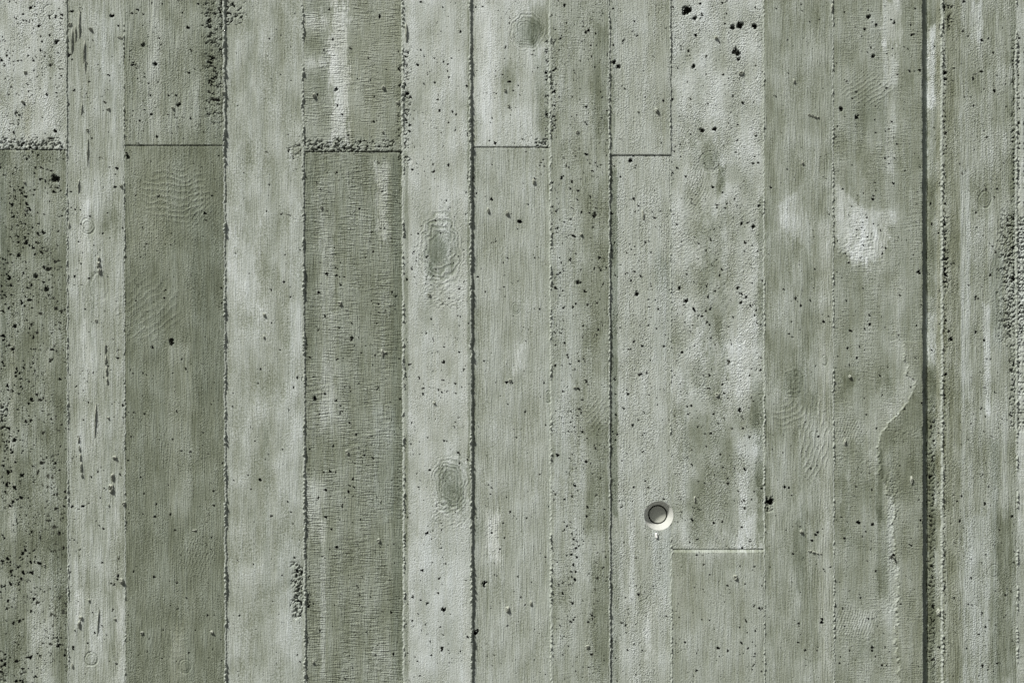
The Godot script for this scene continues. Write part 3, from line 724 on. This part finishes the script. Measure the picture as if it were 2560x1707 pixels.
func make_materials():
	var ramp := [Color8(84, 91, 80), Color8(115, 122, 110), Color8(146, 152, 143), Color8(173, 178, 172), Color8(200, 204, 201)]
	var lut := PackedByteArray()
	for i in 256:
		var x := i / 255.0 * 4.0
		var c: Color = ramp[mini(3, int(x))].lerp(ramp[mini(3, int(x)) + 1], x - mini(3, int(x)))
		lut.append_array([int(c.r8), int(c.g8), int(c.b8)])
	var px := PackedByteArray()
	px.resize(TW * TH * 3)
	var ht := PackedFloat32Array()
	ht.resize(TW * TH)
	for i in TW * TH:
		var q := clampi(int(tone[i] * 255.0), 0, 255) * 3
		var c := clampf(cool[i], -1.5, 1.5)
		px[i * 3] = clampi(int(lut[q] - 3.0 * c), 0, 255)
		px[i * 3 + 1] = lut[q + 1]
		px[i * 3 + 2] = clampi(int(lut[q + 2] + 6.0 * c), 0, 255)
		ht[i] = clampf(0.5 + hd[i] * 0.1, 0.0, 1.0)
	concrete = StandardMaterial3D.new()
	concrete.resource_name = "board_marked_concrete"
	concrete.albedo_texture = ImageTexture.create_from_image(Image.create_from_data(TW, TH, false, Image.FORMAT_RGB8, px))
	concrete.roughness = 0.9
	concrete.metallic_specular = 0.3
	concrete.heightmap_enabled = true
	concrete.heightmap_scale = 2.2
	concrete.heightmap_texture = ImageTexture.create_from_image(Image.create_from_data(TW, TH, false, Image.FORMAT_RF, ht.to_byte_array()))
	smooth_concrete = StandardMaterial3D.new()
	smooth_concrete.resource_name = "smooth_cast_concrete"
	smooth_concrete.albedo_color = Color8(184, 186, 180)
	smooth_concrete.roughness = 0.75
	core_mat = StandardMaterial3D.new()
	core_mat.resource_name = "plain_concrete"
	core_mat.albedo_color = Color8(140, 144, 130)
	core_mat.roughness = 0.95


# ------------------------------------------------------------------ building

func place(px: float, py: float, z_mm: float) -> Vector3:
	return Vector3(px * S - 1.024, MID_Y + (853.5 - py) * S, z_mm * 0.001)


func relief(px: float, py: float) -> float:
	var tx := int(px * K + 0.5)
	var ty := int(py * K + 0.5)
	if tx < 0 or tx >= TW:
		tx = clampi(int(pingpong(px * K, TW - 1.0)), 0, TW - 1)
	if ty < 0 or ty >= TH:
		ty = clampi(int(pingpong(py * K, TH - 1.0)), 0, TH - 1)
	return hm[ty * TW + tx]


func fold(x: float) -> float:
	return pingpong(x, 1.0)


func tag(o: Node, label: String, category := "", group := "", kind := ""):
	for m in [["label", label], ["category", category], ["group", group], ["kind", kind]]:
		if m[1] != "":
			o.set_meta(m[0], m[1])


func part(called: String, mesh: Mesh, mat: Material, parent: Node) -> MeshInstance3D:
	var o := MeshInstance3D.new()
	o.name = called
	o.mesh = mesh
	o.material_override = mat
	parent.add_child(o, true)
	return o


func array_mesh(v: PackedVector3Array, n: PackedVector3Array, uv: PackedVector2Array, idx: PackedInt32Array) -> ArrayMesh:
	var a := []
	a.resize(Mesh.ARRAY_MAX)
	a[Mesh.ARRAY_VERTEX] = v
	a[Mesh.ARRAY_NORMAL] = n
	a[Mesh.ARRAY_TEX_UV] = uv
	a[Mesh.ARRAY_INDEX] = idx
	var m := ArrayMesh.new()
	m.add_surface_from_arrays(Mesh.PRIMITIVE_TRIANGLES, a)
	return m


const TOP := -1022.0       # wall units of the wall's top (3 m) and foot
const FOOT := 2728.5
const HOLE := Vector2(1648, 1290)
const HOLE_R := 36.7


# one board panel: a grid that follows its two joints, with its four edges turned back into the wall
func board_mesh(b: Dictionary) -> ArrayMesh:
	var ys := PackedFloat32Array()
	var step := PITCH / K if b.l < 16 else 8.0
	var y0: float = TOP if b.y0 < 0 else b.y0 + 0.4
	var y1: float = FOOT if b.y1 < 0 else b.y1 - 0.4
	var y := y0
	while y < y1:
		ys.append(y)
		y += step if y > -12.0 and y < H + 10.0 else 24.0
		if ys[-1] < -12.0 and y > -12.0:
			y = -11.9
	ys.append(y1)
	var w := seam_line(b.r, 800.0) - seam_line(b.l, 800.0)
	var cols := maxi(6, int(w / step))
	var rows := ys.size()
	var v := PackedVector3Array()
	var n := PackedVector3Array()
	var uv := PackedVector2Array()
	var idx := PackedInt32Array()
	var wide := cols + 3       # one more column on either side for the returns
	v.resize(wide * rows)
	n.resize(wide * rows)
	uv.resize(wide * rows)
	var z: float = b.z
	var e := step * K
	var hole: bool = b.l == 8 or b.l == 9
	var inner := PackedByteArray()
	inner.resize(wide * rows)
	for r in rows:
		var py := ys[r]
		var xl := seam_x(b.l, py) + 0.25
		var xr := seam_x(b.r, py) - 0.25
		var end := minf(py - y0 if b.y0 >= 0 else 99.0, y1 - py if b.y1 >= 0 else 99.0)
		for c in cols + 1:
			var px := lerpf(xl, xr, float(c) / cols)
			var h := relief(px, py)
			var edge := minf(minf(px - xl, xr - px), end)
			if b.y0 > 1000.0 and py - y0 < 6.0:
				h -= (1.0 - (py - y0) / 6.0) * 3.0
			if edge < 5.0:
				var chip := maxf(0.0, n_rough.get_noise_2d(px * 0.2, py * 0.2 + 33.0) + 0.15)
				h -= 0.8 * exp(-edge) + 2.2 * chip * exp(-edge * 0.7)
			var i := r * wide + c + 1
			if hole:
				var off := Vector2(px, py) - HOLE
				if off.length() < HOLE_R:
					inner[i] = 1
					if off.length() > HOLE_R - 6.0:
						off = off.normalized() * HOLE_R
						h = minf(h, 0.3)
						px = HOLE.x + off.x
						py = HOLE.y + off.y
			v[i] = place(px, py, z + h)
			py = ys[r]
			var sx := (relief(px + step, py) - relief(px - step, py)) / (2.0 * e)
			var sy := (relief(px, py - step) - relief(px, py + step)) / (2.0 * e)
			if edge < 4.0:
				var roll := 1.1 * exp(-edge * 0.8)
				if end <= edge + 0.01:
					sy += (-roll if py - y0 < y1 - py else roll)
				else:
					sx += (roll if px - xl < xr - px else -roll)
			if b.y0 > 1000.0 and py - y0 < 6.0:
				sy -= 0.9
			n[i] = Vector3(-sx, -sy, 1.0).normalized()
			uv[i] = Vector2(fold(px / W), fold(py / H))
		for s in [0, wide - 1]:
			var q: int = r * wide + (1 if s == 0 else wide - 2)
			v[r * wide + s] = Vector3(v[q].x, v[q].y, -0.064)
			n[r * wide + s] = Vector3(-1 if s == 0 else 1, 0, 0)
			uv[r * wide + s] = uv[q] + Vector2(0.004 if s == 0 else -0.004, 0.0)
	for r in rows - 1:
		var ty := int((ys[r] + ys[r + 1]) * 0.5 * K + 0.5)
		var inside := ty >= 0 and ty < TH
		for c in wide - 1:
			var a := r * wide + c
			if inside and c > 0 and c < wide - 2:
				var tx := int(((v[a].x + v[a + 1].x) * 0.5 + 1.024) * 1000.0 + 0.5)
				if tx >= 0 and tx < TW and void_[ty * TW + tx]:
					continue
			if hole and inner[a] + inner[a + 1] + inner[a + wide] + inner[a + wide + 1] == 4:
				continue
			if hole and (c == 0 or c == wide - 2) and inner[a] + inner[a + 1] + inner[a + wide] + inner[a + wide + 1] > 0:
				continue
			idx.append_array([a, a + 1, a + wide, a + 1, a + wide + 1, a + wide])
	# the returns at a board's end
	for s in [0, 1]:
		if (s == 0 and b.y0 < 0) or (s == 1 and b.y1 < 0):
			continue
		var first := v.size()
		var r: int = 0 if s == 0 else rows - 1
		for c in range(1, wide - 1):
			var q: int = r * wide + c
			for back in [false, true]:
				v.append(Vector3(v[q].x, v[q].y, -0.064) if back else v[q])
				n.append(Vector3(0, 1 if s == 0 else -1, 0))
				uv.append(uv[q])
		for c in cols:
			var a: int = first + c * 2
			if s == 0:
				idx.append_array([a, a + 1, a + 2, a + 2, a + 1, a + 3])
			else:
				idx.append_array([a, a + 2, a + 1, a + 2, a + 3, a + 1])
	return array_mesh(v, n, uv, idx)


func box_mesh(x0: float, y0: float, z0: float, x1: float, y1: float, z1: float) -> ArrayMesh:
	var st := SurfaceTool.new()
	var b := BoxMesh.new()
	b.size = Vector3(x1 - x0, y1 - y0, z1 - z0)
	st.append_from(b, 0, Transform3D(Basis(), Vector3(x0 + x1, y0 + y1, z0 + z1) * 0.5))
	return st.commit()


func build_ground():
	var st := SurfaceTool.new()
	st.begin(Mesh.PRIMITIVE_TRIANGLES)
	var p := PlaneMesh.new()
	p.size = Vector2(400, 400)
	st.append_from(p, 0, Transform3D())
	var m := StandardMaterial3D.new()
	m.resource_name = "paving"
	m.albedo_color = Color(0.13, 0.13, 0.125).linear_to_srgb()
	m.roughness = 0.95
	var g := part("ground", st.commit(), m, self)
	tag(g, "pale grey paving in front of the wall", "", "", "structure")


func build_walls():
	wall = Node3D.new()
	wall.name = "concrete_wall"
	add_child(wall)
	tag(wall, "grey-green concrete wall printed with upright rough boards, left of the dark groove", "wall", "", "thing")
	strip_wall = Node3D.new()
	strip_wall.name = "concrete_wall_001"
	add_child(strip_wall)
	tag(strip_wall, "narrow blue-grey streaked concrete wall section right of the dark vertical groove", "wall", "", "thing")
	var cut := place(2315, 0, 0).x
	part("wall_core", box_mesh(-2.2, 0, -0.3, cut, 3.0, -0.06), core_mat, wall)
	part("wall_core", box_mesh(cut + 0.0005, 0, -0.3, 2.4, 3.0, -0.06), core_mat, strip_wall)
	var said := {0: "pale board panel thick with pores", 1: "dark olive board panel full of black pores", 4: "dark olive board panel with cathedral grain", 8: "pale board panel with two oval knots", 14: "pale board panel with large holes at its top", 17: "board panel with a white patch and torn skin", 9: "whitish board panel with a round knot"}
	for k in 7:
		board(16 + k, 17 + k, -1, -1, -12.0 + 4.0 * sin(k * 2.3), 0.5, 0, 0, 0, 0, 0, 0, 0, 1)
		board(24 + k, 25 + k, -1, -1, -1.0 + 4.0 * sin(k * 1.7), 0.5, 0, 0, 0, 0, 0, 0, 0, 1)
	for i in boards.size():
		var b: Dictionary = boards[i]
		var right: bool = b.l >= 12 and b.l < 24
		var called := "board_panel"
		if b.l == 12:
			called = "groove"
		elif b.l == 13:
			called = "groove_edge"
		var o := part(called, board_mesh(b), concrete, strip_wall if right else wall)
		b.node = o
		if said.has(i):
			o.set_meta("label", said[i])


func top_z(k: int, py: float, side: int) -> float:
	for b in boards:
		if (b.r if side < 0 else b.l) == k and (b.y0 < 0 or py >= b.y0) and (b.y1 < 0 or py < b.y1):
			return b.z
	return -12.0


# the ragged lip of mortar that ran into a joint between two boards
func ridge_mesh(k: int, lip: float, width: float, gap: float) -> ArrayMesh:
	var v := PackedVector3Array()
	var n := PackedVector3Array()
	var uv := PackedVector2Array()
	var idx := PackedInt32Array()
	var across := 8
	var y := -40.0
	var rows := 0
	while y < H + 40.0:
		var x := seam_x(k, y)
		var zl := top_z(k, y, -1)
		var zr := top_z(k, y, 1)
		var here := clampf(0.6 + 1.5 * n_streak.get_noise_2d(k * 19.0 + 900.0, y * 0.012) - gap, 0.0, 1.3)
		for c in across + 1:
			var s := c / float(across) * 2.0 - 1.0
			var px := x + s * width + 1.6 * n_rough.get_noise_2d(y * 0.07, k * 9.0)
			var base := lerpf(zl, zr, smoothstep(0.15, 0.85, s) if zl > zr else smoothstep(-0.85, -0.15, s))
			var bead := n_rough.get_noise_2d(px * 0.10 + k * 50.0, y * 0.09) * 1.9
			var h := base - 1.4 + (lip * maxf(-0.3, here * (0.45 + 1.25 * bead)) + 1.4) * (1.0 - pow(absf(s), 1.6))
			if absf(s) > 0.99:
				h = minf(zl if s < 0 else zr, base) - 2.0
			v.append(place(px, y, h))
			uv.append(Vector2(fold(px / W), fold(y / H)))
		rows += 1
		y += 1.6
	for r in rows - 1:
		for c in across:
			var a := r * (across + 1) + c
			if k == 9 and Vector2((v[a].x + 1.024) / S, 853.5 - (v[a].y - MID_Y) / S).distance_to(HOLE) < HOLE_R + 1.0:
				continue
			idx.append_array([a, a + 1, a + across + 1, a + 1, a + across + 2, a + across + 1])
	n.resize(v.size())
	for i in range(0, idx.size(), 3):
		var f := (v[idx[i + 2]] - v[idx[i]]).cross(v[idx[i + 1]] - v[idx[i]])
		for q in 3:
			n[idx[i + q]] += f
	for i in n.size():
		n[i] = n[i].normalized()
	return array_mesh(v, n, uv, idx)


func build_ridges():
	var mortar := StandardMaterial3D.new()
	mortar.resource_name = "seam_mortar"
	mortar.albedo_color = Color8(155, 161, 152)
	mortar.roughness = 0.9
	for q in [[1, 1.3, 3.6, 0.2], [2, 1.2, 3.0, 0.1], [3, 2.4, 5.0, 0.0], [4, 2.2, 5.4, 0.0], [5, 2.2, 5.0, 0.0], [6, 2.0, 5.6, 0.0], [7, 2.0, 4.8, 0.0], [8, 1.5, 3.8, 0.0], [9, 1.3, 3.4, 0.1], [10, 1.3, 3.2, 0.1], [11, 1.5, 3.6, 0.0], [14, 2.2, 4.0, 0.1], [15, 2.0, 4.4, 0.3]]:
		part("mortar_ridge", ridge_mesh(q[0], q[1], q[2], q[3]), mortar, strip_wall if q[0] >= 12 else wall)


# surface of revolution about the wall's normal: (radius in wall units, depth in mm) pairs
func lathe(profile: Array, centre: Vector2, sides: int, wobble := 0.0, inward := false) -> ArrayMesh:
	var st := SurfaceTool.new()
	st.begin(Mesh.PRIMITIVE_TRIANGLES)
	for i in profile.size() - 1:
		st.set_smooth_group(i if profile[i].y == profile[i + 1].y or profile[i].x == profile[i + 1].x else 40)
		for s in sides:
			var q := []
			for m in [[i, s], [i, s + 1], [i + 1, s + 1], [i + 1, s]]:
				var a: float = (m[1] % sides) * TAU / sides
				var r: float = profile[m[0]].x * (1.0 + wobble * n_fine.get_noise_2d(cos(a) * 2.0, sin(a) * 2.0 + m[0] * 0.3))
				q.append(place(centre.x + cos(a) * r, centre.y - sin(a) * r, profile[m[0]].y))
			for t in ([0, 2, 1, 0, 3, 2] if inward else [0, 1, 2, 0, 2, 3]):
				st.add_vertex(q[t])
	st.generate_normals()
	return st.commit()


func build_tie_hole():
	var z := -8.9
	var o := part("tie_hole", lathe([Vector2(37.4, z - 3.0), Vector2(37.0, z - 0.2), Vector2(36.4, z - 0.5), Vector2(24.6, z - 21), Vector2(24.2, z - 22), Vector2(24.2, z - 44)], HOLE, 96, 0.012, true), smooth_concrete, wall)
	o.set_meta("label", "pale cone-shaped tie hole")
	var m := StandardMaterial3D.new()
	m.resource_name = "grey_plug"
	m.albedo_color = Color8(176, 178, 168)
	m.roughness = 0.6
	var plug := part("hole_plug", lathe([Vector2(0.01, z - 20.6), Vector2(20.4, z - 20.6), Vector2(21.2, z - 21.2), Vector2(21.2, z - 44)], HOLE, 48), m, self)
	tag(plug, "smooth grey round plug sunk in the white-rimmed tie hole", "plug")
	var white := StandardMaterial3D.new()
	white.resource_name = "white_plastic"
	white.albedo_color = Color8(246, 247, 243)
	white.roughness = 0.5
	var c := CapsuleMesh.new()
	c.radius = 0.0026
	c.height = 0.0116
	c.radial_segments = 12
	c.rings = 3
	var peg := part("peg", c, white, self)
	peg.position = place(1642, 1339.5, z + 1.6)
	peg.rotation = Vector3(0.12, 0.0, 0.2)
	tag(peg, "small white peg stuck to the concrete just below the round tie hole", "peg")


# a lump of mortar: a dome with an uneven top, on the xy plane, about 1 unit in radius
func lump(variant: int, ring: bool, size: Vector3) -> ArrayMesh:
	var st := SurfaceTool.new()
	st.begin(Mesh.PRIMITIVE_TRIANGLES)
	st.set_smooth_group(0)
	var rows := 6
	var sides := 14
	var pts := []
	for i in rows + 1:
		var line := []
		for s in sides:
			var a := s * TAU / sides
			var u := float(i) / rows
			var r := u * (1.0 + 0.35 * n_fine.get_noise_2d(cos(a) * 1.3 + variant * 9.0, sin(a) * 1.3))
			var h := pow(maxf(0.0, 1.0 - u * u), 0.7) * (1.0 + 0.6 * n_fine.get_noise_2d(cos(a) * u * 2.4 + variant * 7.0 + 50.0, sin(a) * u * 2.4)) - 0.25
			if ring:
				h -= 0.9 * exp(-u * u * 9.0)
			if i == rows:
				h = -0.6
			line.append(Vector3(cos(a) * r, sin(a) * r, h) * size)
		pts.append(line)
	for i in rows:
		for s in sides:
			var q := [pts[i][s], pts[i][(s + 1) % sides], pts[i + 1][(s + 1) % sides], pts[i + 1][s]]
			for t in ([0, 2, 3] if i == 0 else [0, 1, 2, 0, 2, 3]):
				st.add_vertex(q[t])
	st.generate_normals()
	return st.commit()


var knob_mat: StandardMaterial3D


# x, y (in units of 0.2723 from x0, y0), half width, half height
func knobs(x0: float, y0: float, list: Array, called := "nail_knob", high := 1.7):
	for i in range(0, list.size(), 4):
		var px: float = x0 + list[i] * 0.27234
		var py: float = y0 + list[i + 1] * 0.27234
		var host: MeshInstance3D = null
		var z := -10.0
		for b in boards:
			if px >= seam_line(b.l, py) and px < seam_line(b.r, py) and (b.y0 < 0 or py >= b.y0) and (b.y1 < 0 or py < b.y1):
				host = b.node
				z = b.z
		if host == null:
			continue
		var rx: float = list[i + 2] * 0.27234 * S
		var ry: float = list[i + 3] * 0.27234 * S
		var variant := rng.randi() % 12
		var o := part(called, lump(variant, variant % 3 == 1 and rx > ry * 0.6, Vector3(rx, ry, minf(rx, ry) * high)), knob_mat, host)
		o.position = place(px, py, z + clampf(relief(px, py), -1.0, 1.5))
		o.rotation.z = rng.randf_range(-0.3, 0.3) if rx > ry * 0.6 else rng.randf_range(-0.06, 0.06)


func build_knobs():
	knob_mat = StandardMaterial3D.new()
	knob_mat.resource_name = "mortar"
	knob_mat.albedo_color = Color8(160, 164, 152)
	knob_mat.roughness = 0.9
	knobs(0, 0, [640, 225, 20, 17, 830, 265, 18, 20, 232, 668, 15, 20, 208, 935, 17, 18, 997, 1003, 12, 20, 1585, 992, 16, 18, 800, 1195, 14, 18, 1105, 345, 34, 12, 2050, 850, 18, 18])
	knobs(640, 0, [530, 875, 20, 24, 1167, 800, 20, 24, 1163, 1210, 12, 22, 1300, 940, 18, 14, 2285, 825, 16, 18, 2318, 968, 14, 18])
	knobs(1280, 0, [1880, 340, 19, 20, 600, 1210, 16, 18, 1330, 1010, 20, 24, 2110, 665, 26, 20, 1160, 1020, 12, 10])
	knobs(1920, 0, [245, 740, 13, 26, 385, 1050, 16, 12, 410, 1056, 16, 13, 438, 1066, 16, 12, 465, 1072, 14, 11, 323, 1490, 12, 28, 592, 70, 12, 50])
	knobs(0, 427, [880, 1375, 13, 18, 222, 105, 14, 14, 905, 805, 14, 24, 902, 855, 18, 30, 912, 920, 18, 36, 632, 500, 10, 40, 1112, 140, 16, 20, 235, 355, 20, 14])
	knobs(640, 427, [595, 335, 17, 17, 765, 1215, 22, 26, 1588, 1140, 17, 18, 2130, 360, 15, 28, 2305, 385, 18, 32, 73, 1320, 16, 22, 70, 1525, 13, 20])
	knobs(1280, 427, [635, 583, 16, 16, 200, 95, 16, 32, 1205, 400, 11, 60])
	knobs(0, 854, [992, 697, 13, 15, 1050, 1060, 24, 18, 1018, 1345, 28, 46, 1030, 1240, 18, 42, 997, 1500, 9, 22, 1135, 1485, 20, 18])
	knobs(640, 854, [1155, 100, 13, 50, 1168, 95, 34, 12, 832, 1015, 18, 24, 1635, 562, 13, 15, 2330, 358, 16, 20, 1138, 1470, 7, 12])
	knobs(1280, 854, [1888, 487, 20, 26, 1682, 1450, 11, 38, 575, 420, 14, 12])
	knobs(1920, 854, [760, 322, 18, 20, 715, 920, 14, 36, 1325, 1270, 15, 50])
	knobs(0, 1280, [740, 968, 20, 20, 725, 1030, 16, 46, 815, 808, 13, 18, 1300, 1108, 18, 20, 1945, 1100, 17, 22, 1055, 978, 12, 14, 683, 1078, 9, 11, 405, 488, 13, 16, 663, 1410, 10, 34, 1115, 630, 24, 34, 1785, 165, 26, 8])
	knobs(640, 1280, [1122, 262, 20, 24, 2308, 895, 20, 36, 523, 1378, 14, 24])
	knobs(1280, 1280, [173, 840, 14, 30, 692, 1237, 18, 20, 2055, 600, 22, 26])
	knobs(1920, 1280, [312, 178, 18, 22, 1580, 925, 22, 36, 390, 358, 24, 11, 425, 368, 18, 12, 458, 378, 16, 10, 490, 382, 14, 8])
	# long thin fins where mortar filled a crack in a board
	knobs(0, 0, [660, 375, 8, 135, 690, 300, 8, 100, 727, 225, 9, 150, 772, 470, 9, 110, 780, 600, 7, 80, 805, 1390, 7, 140, 750, 1000, 7, 70], "crack_fin", 2.1)
	knobs(0, 427, [720, 140, 9, 72], "crack_fin", 2.1)
	knobs(0, 854, [874, 710, 9, 195, 722, 900, 9, 40, 728, 980, 9, 40, 735, 1060, 9, 40, 744, 1150, 10, 50, 752, 1225, 9, 30, 966, 60, 8, 60, 970, 170, 9, 50, 976, 270, 9, 50, 982, 360, 9, 40], "crack_fin", 2.1)
	knobs(0, 1280, [900, 1010, 6, 145], "crack_fin", 2.6)
	knobs(640, 0, [1378, 300, 12, 110], "crack_fin", 2.2)
